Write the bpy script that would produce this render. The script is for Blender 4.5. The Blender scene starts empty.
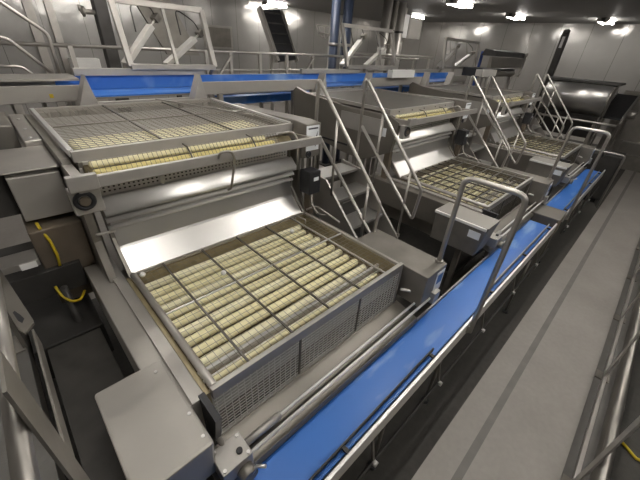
import bpy, bmesh, math, random
from mathutils import Vector, Matrix
random.seed(7)
S = bpy.context.scene
COL = S.collection

# ------------------------------------------------------------------ materials
def new_mat(name):
    m = bpy.data.materials.new(name); m.use_nodes = True
    nt = m.node_tree
    return m, nt, nt.nodes['Principled BSDF']

def mat(name, col, rough=.5, metal=0., var=.12, scale=6., bump=0., stretch=None, rvar=.1, spec=None):
    """colour broken up by noise; optional stretched (brushed) noise and bump"""
    m, nt, b = new_mat(name)
    tc = nt.nodes.new('ShaderNodeTexCoord'); mp = nt.nodes.new('ShaderNodeMapping')
    nt.links.new(tc.outputs['Object'], mp.inputs['Vector'])
    if stretch: mp.inputs['Scale'].default_value = stretch
    n = nt.nodes.new('ShaderNodeTexNoise'); n.inputs['Scale'].default_value = scale
    n.inputs['Detail'].default_value = 5.
    nt.links.new(mp.outputs[0], n.inputs['Vector'])
    r = nt.nodes.new('ShaderNodeValToRGB')
    r.color_ramp.elements[0].position = .3; r.color_ramp.elements[1].position = .7
    r.color_ramp.elements[0].color = [c*(1-var) for c in col]+[1]
    r.color_ramp.elements[1].color = [min(1, c*(1+var)) for c in col]+[1]
    nt.links.new(n.outputs['Fac'], r.inputs['Fac'])
    nt.links.new(r.outputs['Color'], b.inputs['Base Color'])
    mr = nt.nodes.new('ShaderNodeMapRange')
    mr.inputs['To Min'].default_value = max(.03, rough-rvar); mr.inputs['To Max'].default_value = min(1, rough+rvar)
    nt.links.new(n.outputs['Fac'], mr.inputs['Value']); nt.links.new(mr.outputs[0], b.inputs['Roughness'])
    b.inputs['Metallic'].default_value = metal
    if spec is not None: b.inputs['Specular IOR Level'].default_value = spec
    if bump:
        bp = nt.nodes.new('ShaderNodeBump'); bp.inputs['Strength'].default_value = bump
        bp.inputs['Distance'].default_value = .01
        nt.links.new(n.outputs['Fac'], bp.inputs['Height']); nt.links.new(bp.outputs[0], b.inputs['Normal'])
    return m

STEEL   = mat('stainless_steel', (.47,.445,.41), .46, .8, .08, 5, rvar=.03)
BRIGHT  = mat('polished_steel',  (.76,.745,.72), .42, .8, .04, 4, rvar=.02)
SHEET   = mat('sheet_steel',     (.64,.625,.60), .37, .92, .05, 2.5, rvar=.03)
TUBE    = mat('tube_steel',      (.48,.455,.42), .40, .8, .05, 9, rvar=.02)
SATIN   = mat('satin_steel',     (.45,.43,.40), .5, .65, .06, 7, rvar=.03)
DULL    = mat('dull_steel',      (.25,.232,.205), .52, .6, .14, 5, rvar=.04)
DARK    = mat('dark_steel',      (.06,.057,.053), .55, .4, .2, 5, rvar=.04)
BROWN   = mat('stained_steel',   (.20,.165,.125), .52, .55, .22, 4, rvar=.04)
BLACK   = mat('black_plastic',   (.022,.022,.024), .45, 0, .2, 9)
PLATE   = mat('cover_plate',     (.40,.38,.345), .5, .5, .05, 3, rvar=.03)
WIRE    = mat('wire_steel',      (.30,.28,.24), .45, .6, .08, 9, rvar=.02)
WIREDK  = mat('wire_dark',       (.20,.185,.15), .5, .6, .12, 9)
BAR     = mat('guard_bar_steel', (.17,.16,.14), .45, .7, .1, 9)
COVER   = mat('hood_cover',      (.115,.105,.09), .6, .25, .12, 4, rvar=.04)
RODM    = mat('bright_rod', (.80,.785,.75), .4, .12, .04, 9, rvar=.02)
CREAM   = mat('cream_casing', (.55,.53,.49), .5, .2, .05, 4, rvar=.03)
RAILM   = mat('rail_steel', (.36,.34,.31), .36, .8, .06, 6, rvar=.02)
SIDEDK  = mat('dark_side_steel', (.23,.212,.185), .48, .65, .12, 3, rvar=.03)
DECK    = mat('dark_deck',       (.06,.056,.05), .6, .2, .2, 7, rvar=.05)
TRAYDK  = mat('oily_tray',       (.13,.10,.055), .5, .3, .2, 9, rvar=.04)
WHITE   = mat('white_plastic',   (.80,.79,.76), .45, 0, .04, 4)
LABEL   = mat('white_label',     (.80,.82,.84), .5, 0, .03, 4)
INK     = mat('printed_ink',     (.05,.05,.06), .5, 0, .05, 4)
INKB    = mat('blue_ink',        (.06,.16,.42), .5, 0, .05, 4)
YELLOW  = mat('yellow_hose',     (.62,.45,.02), .45, 0, .08, 9)
ORANGE  = mat('orange_paint',    (.6,.22,.03), .5, 0, .1, 9)
BLUECOL = mat('blue_grey_paint', (.035,.047,.08), .4, .1, .15, 4)
BLUEFR  = mat('blue_paint',      (.03,.09,.42), .45, 0, .1, 5)
DOUGH   = mat('pale_yellow_dough', (.84,.775,.49), .6, 0, .06, 28, bump=.15)
DOUGH2  = mat('paler_dough',     (.86,.81,.57), .62, 0, .06, 24, bump=.15)
DOUGHY  = mat('deep_yellow_dough', (.70,.60,.24), .6, 0, .08, 26, bump=.15)
PANTAN  = mat('oiled_tray',      (.34,.285,.17), .5, .35, .14, 9)
RUBBER  = mat('black_rubber',    (.035,.033,.03), .7, 0, .2, 12)
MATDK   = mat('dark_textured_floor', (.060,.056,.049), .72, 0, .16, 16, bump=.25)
GREYFL  = mat('grey_floor_paint',(.16,.152,.14), .55, 0, .12, 4)
LINEFL    = mat('floor_line',      (.185,.175,.16), .6, 0, .12, 6)
CEIL    = mat('ceiling_panel',   (.23,.225,.215), .55, 0, .06, 1.5)  # colour darkened to stand in for shade above the hanging lamps

def belt_mat(name, base, streak):
    m, nt, b = new_mat(name)
    tc = nt.nodes.new('ShaderNodeTexCoord'); mp = nt.nodes.new('ShaderNodeMapping')
    mp.inputs['Scale'].default_value = (1.3, 5, 1)
    nt.links.new(tc.outputs['Object'], mp.inputs['Vector'])
    n = nt.nodes.new('ShaderNodeTexNoise'); n.inputs['Scale'].default_value = 1.6; n.inputs['Detail'].default_value = 3
    nt.links.new(mp.outputs[0], n.inputs['Vector'])
    r = nt.nodes.new('ShaderNodeValToRGB')
    r.color_ramp.elements[0].position = .55; r.color_ramp.elements[1].position = .80
    r.color_ramp.elements[0].color = (*base,1); r.color_ramp.elements[1].color = (*streak,1)
    nt.links.new(n.outputs['Fac'], r.inputs['Fac']); nt.links.new(r.outputs[0], b.inputs['Base Color'])
    b.inputs['Roughness'].default_value = .36
    return m
BELT = belt_mat('blue_belt', (.045,.175,.56), (.30,.46,.70))  # streak colour paints pale wet reflections onto the belt

def wall_mat(name, axis):
    m, nt, b = new_mat(name)
    tc = nt.nodes.new('ShaderNodeTexCoord')
    sp = nt.nodes.new('ShaderNodeSeparateXYZ'); nt.links.new(tc.outputs['Object'], sp.inputs[0])
    def saw(period, width):
        d = nt.nodes.new('ShaderNodeMath'); d.operation = 'DIVIDE'; d.inputs[1].default_value = period
        nt.links.new(sp.outputs[axis], d.inputs[0])
        f = nt.nodes.new('ShaderNodeMath'); f.operation = 'FRACT'; nt.links.new(d.outputs[0], f.inputs[0])
        l = nt.nodes.new('ShaderNodeMath'); l.operation = 'LESS_THAN'; l.inputs[1].default_value = width
        nt.links.new(f.outputs[0], l.inputs[0]); return l, f
    l, f = saw(1.15, .012)
    n = nt.nodes.new('ShaderNodeTexNoise'); n.inputs['Scale'].default_value = 1.1; n.inputs['Detail'].default_value = 4
    nt.links.new(tc.outputs['Object'], n.inputs['Vector'])
    mx = nt.nodes.new('ShaderNodeMix'); mx.data_type = 'RGBA'
    mx.inputs['A'].default_value = (.47,.455,.43,1); mx.inputs['B'].default_value = (.57,.555,.53,1)
    nt.links.new(n.outputs['Fac'], mx.inputs['Factor'])
    m2 = nt.nodes.new('ShaderNodeMix'); m2.data_type = 'RGBA'; m2.inputs['B'].default_value = (.16,.155,.15,1)
    nt.links.new(l.outputs[0], m2.inputs['Factor']); nt.links.new(mx.outputs['Result'], m2.inputs['A'])
    nt.links.new(m2.outputs['Result'], b.inputs['Base Color'])
    b.inputs['Metallic'].default_value = .4; b.inputs['Roughness'].default_value = .17
    wv = nt.nodes.new('ShaderNodeTexNoise'); wv.inputs['Scale'].default_value = 1.6; wv.inputs['Detail'].default_value = 2
    nt.links.new(tc.outputs['Object'], wv.inputs['Vector'])
    bp = nt.nodes.new('ShaderNodeBump'); bp.inputs['Strength'].default_value = .25; bp.inputs['Distance'].default_value = .05
    nt.links.new(wv.outputs['Fac'], bp.inputs['Height']); nt.links.new(bp.outputs[0], b.inputs['Normal'])
    return m
WALLX = wall_mat('wall_cladding_long', 'X'); WALLY = wall_mat('wall_cladding_end', 'Y')

def floor_mat():
    m, nt, b = new_mat('concrete_floor')
    tc = nt.nodes.new('ShaderNodeTexCoord')
    n1 = nt.nodes.new('ShaderNodeTexNoise'); n1.inputs['Scale'].default_value = 1.6; n1.inputs['Detail'].default_value = 6
    n2 = nt.nodes.new('ShaderNodeTexNoise'); n2.inputs['Scale'].default_value = 22; n2.inputs['Detail'].default_value = 4
    for n in (n1, n2): nt.links.new(tc.outputs['Object'], n.inputs['Vector'])
    r = nt.nodes.new('ShaderNodeValToRGB')
    r.color_ramp.elements[0].position = .3; r.color_ramp.elements[0].color = (.29,.268,.242,1)
    r.color_ramp.elements[1].position = .72; r.color_ramp.elements[1].color = (.35,.325,.296,1)
    nt.links.new(n1.outputs['Fac'], r.inputs['Fac'])
    mx = nt.nodes.new('ShaderNodeMix'); mx.data_type = 'RGBA'; mx.blend_type = 'OVERLAY'; mx.inputs['Factor'].default_value = .1
    nt.links.new(r.outputs[0], mx.inputs['A']); nt.links.new(n2.outputs['Fac'], mx.inputs['B'])
    nt.links.new(mx.outputs['Result'], b.inputs['Base Color'])
    b.inputs['Roughness'].default_value = .5
    return m
FLOOR = floor_mat()

def tread_mat():
    m, nt, b = new_mat('tread_plate')
    b.inputs['Base Color'].default_value = (.33,.32,.30,1); b.inputs['Metallic'].default_value = .7; b.inputs['Roughness'].default_value = .42
    tc = nt.nodes.new('ShaderNodeTexCoord')
    hs = []
    for rot in (.785, -.785):
        mp = nt.nodes.new('ShaderNodeMapping'); mp.inputs['Rotation'].default_value = (0,0,rot); mp.inputs['Scale'].default_value = (30,75,1)
        nt.links.new(tc.outputs['Object'], mp.inputs['Vector'])
        v = nt.nodes.new('ShaderNodeTexVoronoi'); v.inputs['Randomness'].default_value = .15; v.inputs['Scale'].default_value = 1
        nt.links.new(mp.outputs[0], v.inputs['Vector'])
        l = nt.nodes.new('ShaderNodeMath'); l.operation = 'LESS_THAN'; l.inputs[1].default_value = .26
        nt.links.new(v.outputs['Distance'], l.inputs[0]); hs.append(l)
    a = nt.nodes.new('ShaderNodeMath'); a.operation = 'MAXIMUM'
    nt.links.new(hs[0].outputs[0], a.inputs[0]); nt.links.new(hs[1].outputs[0], a.inputs[1])
    bp = nt.nodes.new('ShaderNodeBump'); bp.inputs['Strength'].default_value = .6; bp.inputs['Distance'].default_value = .004
    nt.links.new(a.outputs[0], bp.inputs['Height']); nt.links.new(bp.outputs[0], b.inputs['Normal'])
    return m
TREAD = tread_mat()

def emit_mat(name, col, strength):
    m, nt, b = new_mat(name)
    b.inputs['Base Color'].default_value = (.9,.9,.9,1)
    b.inputs['Emission Color'].default_value = (*col,1); b.inputs['Emission Strength'].default_value = strength
    return m
LAMP = emit_mat('fluorescent_tube', (1,.96,.91), 66)

# ------------------------------------------------------------------ mesh builder
class MB:
    def __init__(s): s.bm = bmesh.new()
    def box(s, x0, x1, y0, y1, z0, z1, bev=0.):
        vs = [s.bm.verts.new(p) for p in ((x0,y0,z0),(x1,y0,z0),(x1,y1,z0),(x0,y1,z0),(x0,y0,z1),(x1,y0,z1),(x1,y1,z1),(x0,y1,z1))]
        fs = [s.bm.faces.new([vs[i] for i in f]) for f in ((3,2,1,0),(4,5,6,7),(0,1,5,4),(1,2,6,5),(2,3,7,6),(3,0,4,7))]
        if bev:
            es = list({e for f in fs for e in f.edges})
            bmesh.ops.bevel(s.bm, geom=es, offset=bev, segments=2, affect='EDGES', profile=.5)
        return s
    def bar(s, a, b, w, h=None, up=(0,0,1)):
        """rectangular bar from a to b, w wide, h high"""
        h = h or w; a, b = Vector(a), Vector(b); d = (b-a).normalized(); u = Vector(up)
        if abs(d.dot(u)) > .95: u = Vector((0,1,0))
        r = d.cross(u).normalized(); u = r.cross(d).normalized()
        vs = []
        for p in (a, b):
            for i, j in ((-1,-1),(1,-1),(1,1),(-1,1)): vs.append(s.bm.verts.new(p + r*w/2*i + u*h/2*j))
        for f in ((3,2,1,0),(4,5,6,7),(0,1,5,4),(1,2,6,5),(2,3,7,6),(3,0,4,7)): s.bm.faces.new([vs[i] for i in f])
        return s
    def tube(s, pts, r, n=10, bend=0., closed=False):
        pts = [Vector(p) for p in pts]
        if bend and len(pts) > 2:
            out = [] if closed else [pts[0]]
            rng = range(len(pts)) if closed else range(1, len(pts)-1)
            for i in rng:
                p, q, t = pts[i-1], pts[i], pts[(i+1) % len(pts)]
                b1 = min(bend, (p-q).length*.45, (t-q).length*.45)
                A, B = q+(p-q).normalized()*b1, q+(t-q).normalized()*b1
                for k in range(6):
                    u = k/5; out.append(A*(1-u)**2 + q*2*u*(1-u) + B*u*u)
            if not closed: out.append(pts[-1])
            pts = out
        N = len(pts); rings = []; prev = None
        for i, p in enumerate(pts):
            if closed: d = (pts[(i+1) % N]-pts[i-1])
            else: d = pts[min(i+1, N-1)] - pts[max(i-1, 0)]
            d.normalize()
            if prev is None:
                u = Vector((0,0,1)) if abs(d.z) < .9 else Vector((0,1,0))
            else: u = prev
            x = d.cross(u)
            if x.length < 1e-5: x = d.cross(Vector((1,0,0)))
            x.normalize(); u = x.cross(d).normalized(); prev = u
            rr = r[i] if isinstance(r, (list, tuple)) else r
            rings.append([s.bm.verts.new(p + (x*math.cos(2*math.pi*k/n) + u*math.sin(2*math.pi*k/n))*rr) for k in range(n)])
        M = N if closed else N-1
        for i in range(M):
            A, B = rings[i], rings[(i+1) % N]
            for k in range(n):
                f = s.bm.faces.new((A[k], A[(k+1) % n], B[(k+1) % n], B[k])); f.smooth = True
        if not closed:
            s.bm.faces.new(rings[0][::-1]); s.bm.faces.new(rings[-1])
        return s
    def prism(s, poly, axis, a, b):
        """poly: 2D outline; extruded along axis 'x' (poly = y,z), 'y' (x,z) or 'z' (x,y)"""
        def P(u, v, w): return {'x': (w,u,v), 'y': (u,w,v), 'z': (u,v,w)}[axis]
        A = [s.bm.verts.new(P(u, v, a)) for u, v in poly]; B = [s.bm.verts.new(P(u, v, b)) for u, v in poly]
        n = len(poly)
        s.bm.faces.new(A); s.bm.faces.new(B[::-1])
        for i in range(n): s.bm.faces.new((A[i], B[i], B[(i+1) % n], A[(i+1) % n]))
        return s
    def sheet(s, prof, axis, a, b, t=.004, smooth=True):
        """bent sheet: open 2D profile given thickness t, extruded along axis"""
        top, bot = [], []
        for i, p in enumerate(prof):
            q0 = prof[max(i-1, 0)]; q1 = prof[min(i+1, len(prof)-1)]
            dx, dy = q1[0]-q0[0], q1[1]-q0[1]; L = math.hypot(dx, dy) or 1
            nx, ny = -dy/L*t/2, dx/L*t/2
            top.append((p[0]+nx, p[1]+ny)); bot.append((p[0]-nx, p[1]-ny))
        def P(u, v, w): return {'x': (w,u,v), 'y': (u,w,v), 'z': (u,v,w)}[axis]
        rows = [[s.bm.verts.new(P(*p, w)) for p in L] for L in (top, bot) for w in (a, b)]
        ta, tb, ba, bb = rows; n = len(prof)
        for i in range(n-1):
            f = s.bm.faces.new((ta[i], ta[i+1], tb[i+1], tb[i])); f.smooth = smooth
            f = s.bm.faces.new((ba[i], bb[i], bb[i+1], ba[i+1])); f.smooth = smooth
            s.bm.faces.new((ta[i], ba[i], ba[i+1], ta[i+1])); s.bm.faces.new((tb[i], tb[i+1], bb[i+1], bb[i]))
        s.bm.faces.new((ta[0], tb[0], bb[0], ba[0])); s.bm.faces.new((ta[-1], ba[-1], bb[-1], tb[-1]))
        return s
    def ring(s, c, axis, R, r, n=24):
        c = Vector(c); pts = []
        for k in range(n):
            a = 2*math.pi*k/n; u, v = R*math.cos(a), R*math.sin(a)
            pts.append(c + Vector({'x': (0,u,v), 'y': (u,0,v), 'z': (u,v,0)}[axis]))
        return s.tube(pts, r, 8, closed=True)
    def disc(s, c, axis, r, t, n=24):
        c = Vector(c); d = Vector({'x': (1,0,0), 'y': (0,1,0), 'z': (0,0,1)}[axis])
        return s.tube([c-d*t/2, c+d*t/2], r, n)

def wpos(o):
    p = Vector((0,0,0))
    while o: p += o.location; o = o.parent
    return p

def obj(name, mb, m, parent=None, bevel=0., label=None):
    bm = mb.bm
    bmesh.ops.recalc_face_normals(bm, faces=bm.faces[:])
    if parent: org = wpos(parent)
    else:
        xs = [v.co for v in bm.verts]
        org = Vector(((min(v.x for v in xs)+max(v.x for v in xs))/2, (min(v.y for v in xs)+max(v.y for v in xs))/2, min(v.z for v in xs)))
    for v in bm.verts: v.co -= org
    me = bpy.data.meshes.new(name); bm.to_mesh(me); bm.free()
    me.materials.append(m)
    o = bpy.data.objects.new(name, me); COL.objects.link(o)
    if parent: o.parent = parent
    else: o.location = org
    if bevel:
        md = o.modifiers.new('Bevel', 'BEVEL'); md.width = bevel; md.segments = 2; md.limit_method = 'ANGLE'; md.angle_limit = math.radians(40)
    if label: o['label'] = label
    return o

def thing(name, label, cat, loc, group=None):
    o = bpy.data.objects.new(name, None); COL.objects.link(o)
    o.location = loc; o.empty_display_size = .1
    return tag(o, label, cat, group)
def tag(o, label, cat, group=None, kind=None):
    o['label'] = label; o['category'] = cat
    if group: o['group'] = group
    if kind: o['kind'] = kind
    return o
def struct(name, mb, m, parent=None, label=None, cat=None):
    o = obj(name, mb, m, parent)
    o['kind'] = 'structure'
    if label: o['label'] = label
    if cat: o['category'] = cat
    return o

ORD = ['nearest', 'second', 'third']

# ------------------------------------------------------------------ room
XW, YW, ZC = 19.3, 14.6, 4.2
XL, YR = -6.0, -5.0
struct('floor', MB().box(XL, XW, YR, YW, -.1, 0), FLOOR, label='worn grey concrete floor of the processing hall', cat='floor')
struct('ceiling', MB().box(XL, XW, YR, YW, ZC, ZC+.1), CEIL, label='grey panelled ceiling, darkened for the shade above the lamps', cat='ceiling')
struct('wall_back', MB().box(XL, XW, YW, YW+.1, 0, ZC), WALLX, label='glossy grey panel wall behind the machines', cat='wall')
struct('wall_right', MB().box(XW, XW+.1, YR, YW, 0, ZC), WALLY, label='glossy grey panel wall at the far end of the hall', cat='wall')
struct('wall_left', MB().box(XL-.1, XL, YR, YW, 0, ZC), WALLY, label='grey panel wall at the near end of the hall', cat='wall')
struct('wall_front', MB().box(XL, XW, YR-.1, YR, 0, ZC), DARK, label='grey panel wall across the aisle', cat='wall')  # unseen wall; dark finish chosen to darken the slide sheet's reflection
for i, (x0, x1) in enumerate(((1.72,1.95),(2.25,2.45),(3.55,3.75))):
    struct('trim_%d' % (i+1), MB().box(x0, x1, YW-.12, YW, 0, ZC), STEEL, label='vertical steel post strip against the back wall', cat='trim')
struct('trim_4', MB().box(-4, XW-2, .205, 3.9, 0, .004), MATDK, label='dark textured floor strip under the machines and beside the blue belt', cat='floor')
struct('trim_5', MB().box(-4, XW-3, -.065, -.005, 0, .003), LINEFL, label='dark line along the middle of the aisle', cat='floor')  # thin flat strip, darker than the aisle floor
struct('trim_6', MB().box(-4, XW-3, -.86, -.60, 0, .003), GREYFL, label='darker grey painted strip along the right edge of the aisle', cat='floor')
struct('trim_7', MB().box(-4, XW-3, -4.9, -.86, 0, .005), MATDK, label='dark floor beyond the barrier on the right', cat='floor')

# ------------------------------------------------------------------ ceiling lamps
def lamp(x, y, label):
    t = thing('ceiling_lamp', label, 'lamp', (x, y, ZC), 'twin tube ceiling lamps')
    h = MB().prism([(y-.07, ZC), (y-.05, ZC-.10), (y+.05, ZC-.10), (y+.07, ZC)], 'x', x-.55, x+.55)
    obj('housing', h, SATIN, t)
    for dy in (-.15, .15):
        obj('tube', MB().tube([(x-.52, y+dy, ZC-.10), (x+.52, y+dy, ZC-.10)], .032, 8), LAMP, t)
    for sx in (-.55, .53):
        obj('end_bracket', MB().box(x+sx, x+sx+.02, y-.19, y+.19, ZC-.13, ZC), SATIN, t)
    return t
lamp(17.4, 3.0, 'twin tube ceiling lamp farthest right, above the far grey wall corner')
lamp(15.7, 5.6, 'twin tube ceiling lamp second from the right along the ceiling')
lamp(11.7, 5.95, 'twin tube ceiling lamp at the top edge right of centre')
lamp(15.6, 10.0, 'twin tube ceiling lamp beside the white wall cabinets')
lamp(10.5, 13.9, 'twin tube ceiling lamp above the dark inclined conveyor by the back wall')
for x, y, w in ((-3.6,3.2,'over the walkway left of the machines'), (.45,.93,'over the front left of the nearest machine'), (3.2,.93,'over the first hoop handrail'),  # lamps out of view; front row placed to give the slide sheets their highlight
                (5.6,.93,'over the front of the second machine'), (8.2,.93,'over the front of the third machine'), (1.2,4.3,'over the back of the nearest machine'),
                (1.0,-1.6,'over the near end of the aisle'), (4.6,-1.6,'over the middle of the aisle'), (8.8,-1.6,'over the far end of the aisle'),
                (3.2,11.6,'added by the back wall on the left to brighten it'), (-3.2,8.5,'in the left back corner'), (6.4,10.4,'added behind the conveyors to brighten the back wall'),  # back wall lamps are added out of view to brighten the wall
                (5.4,5.8,'behind the second machine')):
    lamp(x, y, 'twin tube ceiling lamp '+w)

# ------------------------------------------------------------------ product rolls
def roll_mb(x0, x1, y, z, r, seg=.055, n=10):
    xs, rs = [x0, x0+r*.25, x0+r*.7], [r*.45, r*.8, r*.97]
    x = x0+r; 
    while x < x1-r:
        xs += [x, x+seg*.5]; rs += [r*.955, r]; x += seg*random.uniform(.9,1.1)
    xs += [x1-r*.7, x1-r*.25, x1]; rs += [r*.97, r*.8, r*.45]
    pts = [(a, y+.0022*math.sin(a*7+y*31), z) for a in xs]
    return MB().tube(pts, rs, n)

ROLLY = [1.18, 1.27, 1.36, 1.45, 1.54, 1.63, 1.715, 1.80, 1.89, 1.985]
ORDN = ['front', 'second', 'third', 'fourth', 'fifth', 'sixth', 'seventh', 'eighth', 'ninth', 'rearmost']
def rolls(k, ox):
    which = ORD[k]
    for i, y in enumerate(ROLLY):
        o = obj('dough_roll', roll_mb(ox+.335+random.uniform(0,.015), ox+1.77+random.uniform(-.025,.01), y, 1.2995, .0308 if i not in (5,6) else .0295), DOUGH if i % 3 else DOUGH2)
        pos = ('front thick pale yellow dough roll' if i == 0 else 'rearmost pale yellow dough roll' if i == 9 else '%s pale yellow dough roll from the front' % ORDN[i])
        tag(o, '%s under the wire guard of the %s machine' % (pos, which), 'dough roll', 'pale yellow dough rolls in the machine trays')
    o = obj('dough_roll', roll_mb(ox+.34, ox+1.76, 1.06, 1.2895, .021, .03, 8), DOUGH)
    tag(o, 'thin pale yellow dough roll along the front edge of the %s machine tray' % which, 'dough roll', 'pale yellow dough rolls in the machine trays')
    for i, (y, z, r) in enumerate(((2.232, 2.058, .0235), (2.278, 2.0985, .0235))):
        o = obj('dough_roll', roll_mb(ox+.32, ox+1.66-.06*i, y, z, r, .028, 10), DOUGHY if i == 0 else DOUGH)
        tag(o, '%s yellow dough roll under the upper hood lip of the %s machine' % (('lower','upper')[i], which), 'dough roll', 'dough rolls on the upper feeders')
    if k == 0:
        for i, y in enumerate((2.43, 2.505, 2.58, 2.655, 2.73)):
            o = obj('dough_roll', roll_mb(ox+.31, ox+1.70, y, 2.1225, .027, .028, 8), DOUGH2)
            tag(o, '%s dough roll under the upper wire mesh of the nearest machine' % ('front','second','middle','fourth','rearmost')[i], 'dough roll', 'dough rolls on the upper feeders')

# ------------------------------------------------------------------ food machines
PITCH = 3.22
def wire_grid(mb, x0, x1, y0, y1, z, px, py, w):
    n = max(1, round((x1-x0)/px))
    for i in range(n+1):
        x = x0+(x1-x0)*i/n; mb.box(x-w/2, x+w/2, y0, y1, z-w/2, z+w/2)
    n = max(1, round((y1-y0)/py))
    for i in range(n+1):
        y = y0+(y1-y0)*i/n; mb.box(x0, x1, y-w/2, y+w/2, z-w/2+w*.9, z+w/2+w*.9)
    return mb

def machine(k):
    ox = PITCH*k  # farther machines get darker finishes: grime plus light falloff put into the colour
    def X(v): return ox+v
    lab = ['nearest stainless steel food machine with mesh guard over pale yellow rolls',
           'second stainless steel food machine with dark hood cover, behind the first stairs',
           'third stainless steel food machine, farthest one with a mesh guard, by the second stairs'][k]
    t = thing('food_machine', lab, 'food machine', (X(1.1), 1.6, 0), 'stainless food machines in a row')
    def P(n, mb, m, parent=None, bevel=0., label=None): return obj(n, mb, m, parent or t, bevel, label)
    body = STEEL
    # legs and base frame
    for lx in (.40, 1.82):
        for ly in (1.10, 2.55, 3.7):
            l = P('leg', MB().box(X(lx-.03), X(lx+.03), ly-.03, ly+.03, .02, 1.2 if ly < 2 else (1.5 if ly < 3 else 2.08)), DULL)
            obj('foot', MB().disc((X(lx), ly, .012), 'z', .05, .024, 14), BLACK, l)
    b = MB()
    b.bar((X(.40),1.10,.35), (X(1.82),1.10,.35), .05); b.bar((X(.40),2.55,.35), (X(1.82),2.55,.35), .05)
    b.bar((X(.40),1.10,.35), (X(.40),2.55,.35), .05); b.bar((X(1.82),1.10,.35), (X(1.82),2.55,.35), .05)
    P('base_frame', b, DARK)
    # lower body under the tray
    P('lower_body', MB().prism([(1.0,1.20), (1.0,1.05), (1.3,.80), (2.45,.80), (2.45,1.20)], 'x', X(.32), X(1.86)), DULL)
    # tray
    tr = P('product_tray', MB().box(X(.30), X(1.90), .97, 2.06, 1.235, 1.268), TRAYDK)
    w = MB()
    w.box(X(.29), X(.315), .95, 2.07, 1.24, 1.375); w.box(X(1.865), X(1.895), .95, 2.07, 1.24, 1.375)
    w.box(X(.315), X(1.865), 2.045, 2.065, 1.24, 1.375)
    obj('tray_front', MB().box(X(.315), X(1.865), .962, .975, 1.17, 1.36), CREAM, tr)
    obj('tray_wall', w, PANTAN if k == 0 else BROWN, tr)
    obj('tray_rail', MB().box(X(.32), X(1.86), 1.115, 1.135, 1.268, 1.315).box(X(.32), X(1.86), 1.085, 1.10, 1.268, 1.28), BRIGHT, tr)
    # guard frame with bars and wire mesh
    z = 1.40
    g = MB()
    g.tube([(X(.335),.95,z), (X(.335),2.05,z)], .021, 12)
    g.box(X(.315), X(1.895), .925, .955, z-.055, z+.012)
    g.box(X(1.855), X(1.88), .955, 2.05, z-.012, z+.012)
    g.box(X(.335), X(1.88), 2.035, 2.055, z-.012, z+.012)
    gf = P('guard_frame', g, SATIN if k else STEEL, bevel=.003)
    bars = (.53, .82, 1.12, 1.41) if k == 0 else (.52, .71, .90, 1.09, 1.28, 1.47, 1.66)
    for x in bars:
        obj('guard_bar', MB().bar((X(x),.95,z+.006), (X(x),2.045,z+.006), .011 if k == 0 else .016, .012), BAR, gf)
    ybars = ((1.545, BRIGHT),) if k == 0 else ((1.12, BAR), (1.30, BAR), (1.48, BAR), (1.66, BAR), (1.84, BAR))
    for y, m in ybars:
        obj('guard_bar', MB().bar((X(.335),y,z+.004), (X(1.87),y,z+.004), .012 if k == 0 else .02, .01), m, gf)
    obj('guard_bar', MB().bar((X(1.69),.95,z+.006), (X(1.69),2.045,z+.006), .014, .012), SATIN, gf)
    obj('wire_mesh', wire_grid(MB(), X(.345), X(1.865), .955, 2.04, z-.004, .042, .045, .0019 if k == 0 else .003), WIRE if k == 0 else WIREDK, gf)
    if k == 0:
        for kx, ky in ((.80,1.68), (.38,2.0), (1.54,1.83)):
            obj('clip', MB().tube([(X(kx),ky,z-.004), (X(kx),ky,z+.01), (X(kx),ky,z+.026)], [.014,.02,.010], 10), WHITE, gf)
        hn = MB().tube([(X(1.70),1.98,z+.01), (X(1.70),1.98,z+.05), (X(1.72),1.86,z+.05), (X(1.72),1.86,z+.01)], .007, 8, bend=.03)
        obj('lift_handle', hn, TUBE, gf)
    # front mesh panel below the guard
    f = MB()
    f.box(X(.31), X(1.895), .925, .945, 1.01, 1.03)
    f.box(X(1.872), X(1.895), .925, .95, 1.01, 1.36)
    fp = P('front_guard', f, SATIN)
    wm = MB()
    for i in range(41):
        x = X(.33)+1.54*i/40; wm.box(x-.0017, x+.0017, .932, .936, 1.03, 1.35)
    for i in range(13):
        zz = 1.04+.3*i/12; wm.box(X(.32), X(1.875), .936, .940, zz-.0017, zz+.0017)
    obj('wire_mesh', wm, RODM if k == 0 else WIREDK, fp)
    for x in (.86, 1.40):
        obj('guard_bar', MB().box(X(x-.006), X(x+.006), .926, .934, 1.03, 1.35), BAR, fp)
    b2 = MB()
    for zz in (1.05, 1.09, 1.13): b2.box(X(.32), X(1.87), .962, .972, zz-.006, zz+.006)
    obj('inner_slat', b2, DULL, fp)
    # apron and rods facing the belt
    P('apron', MB().sheet([(.93,1.015), (.84,.995), (.722,.968), (.714,.945)], 'x', X(.20), X(1.93), .006, False), SIDEDK)
    P('adjusting_rod', MB().tube([(X(.24),.79,1.06), (X(2.18),.79,1.06)], .009, 10), RODM)
    P('adjusting_rod', MB().tube([(X(.22),.735,1.065), (X(2.22),.735,1.065)], .010, 10), RODM)
    P('rod_sleeve', MB().tube([(X(.36),.79,1.06), (X(.60),.79,1.06)], .020, 14), SATIN)
    cb = P('clamp_block', MB().box(X(.215), X(.37), .70, .83, 1.03, 1.135), SATIN, bevel=.004)
    for dx in (.232, .353):
        for dy in (.715, .815): obj('bolt', MB().disc((X(dx), dy, 1.139), 'z', .009, .008, 8), BRIGHT, cb)
    obj('set_screw', MB().disc((X(.325), .745, 1.142), 'z', .015, .014, 12), BLACK, cb)
    ck = P('clamp_knob', MB().disc((X(.32), .675, 1.05), 'y', .042, .05, 16), DULL)
    obj('knob_lever', MB().tube([(X(.32),.66,1.05), (X(.36),.655,1.09), (X(.385),.62,1.11)], .009, 8), BRIGHT, ck)
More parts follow.
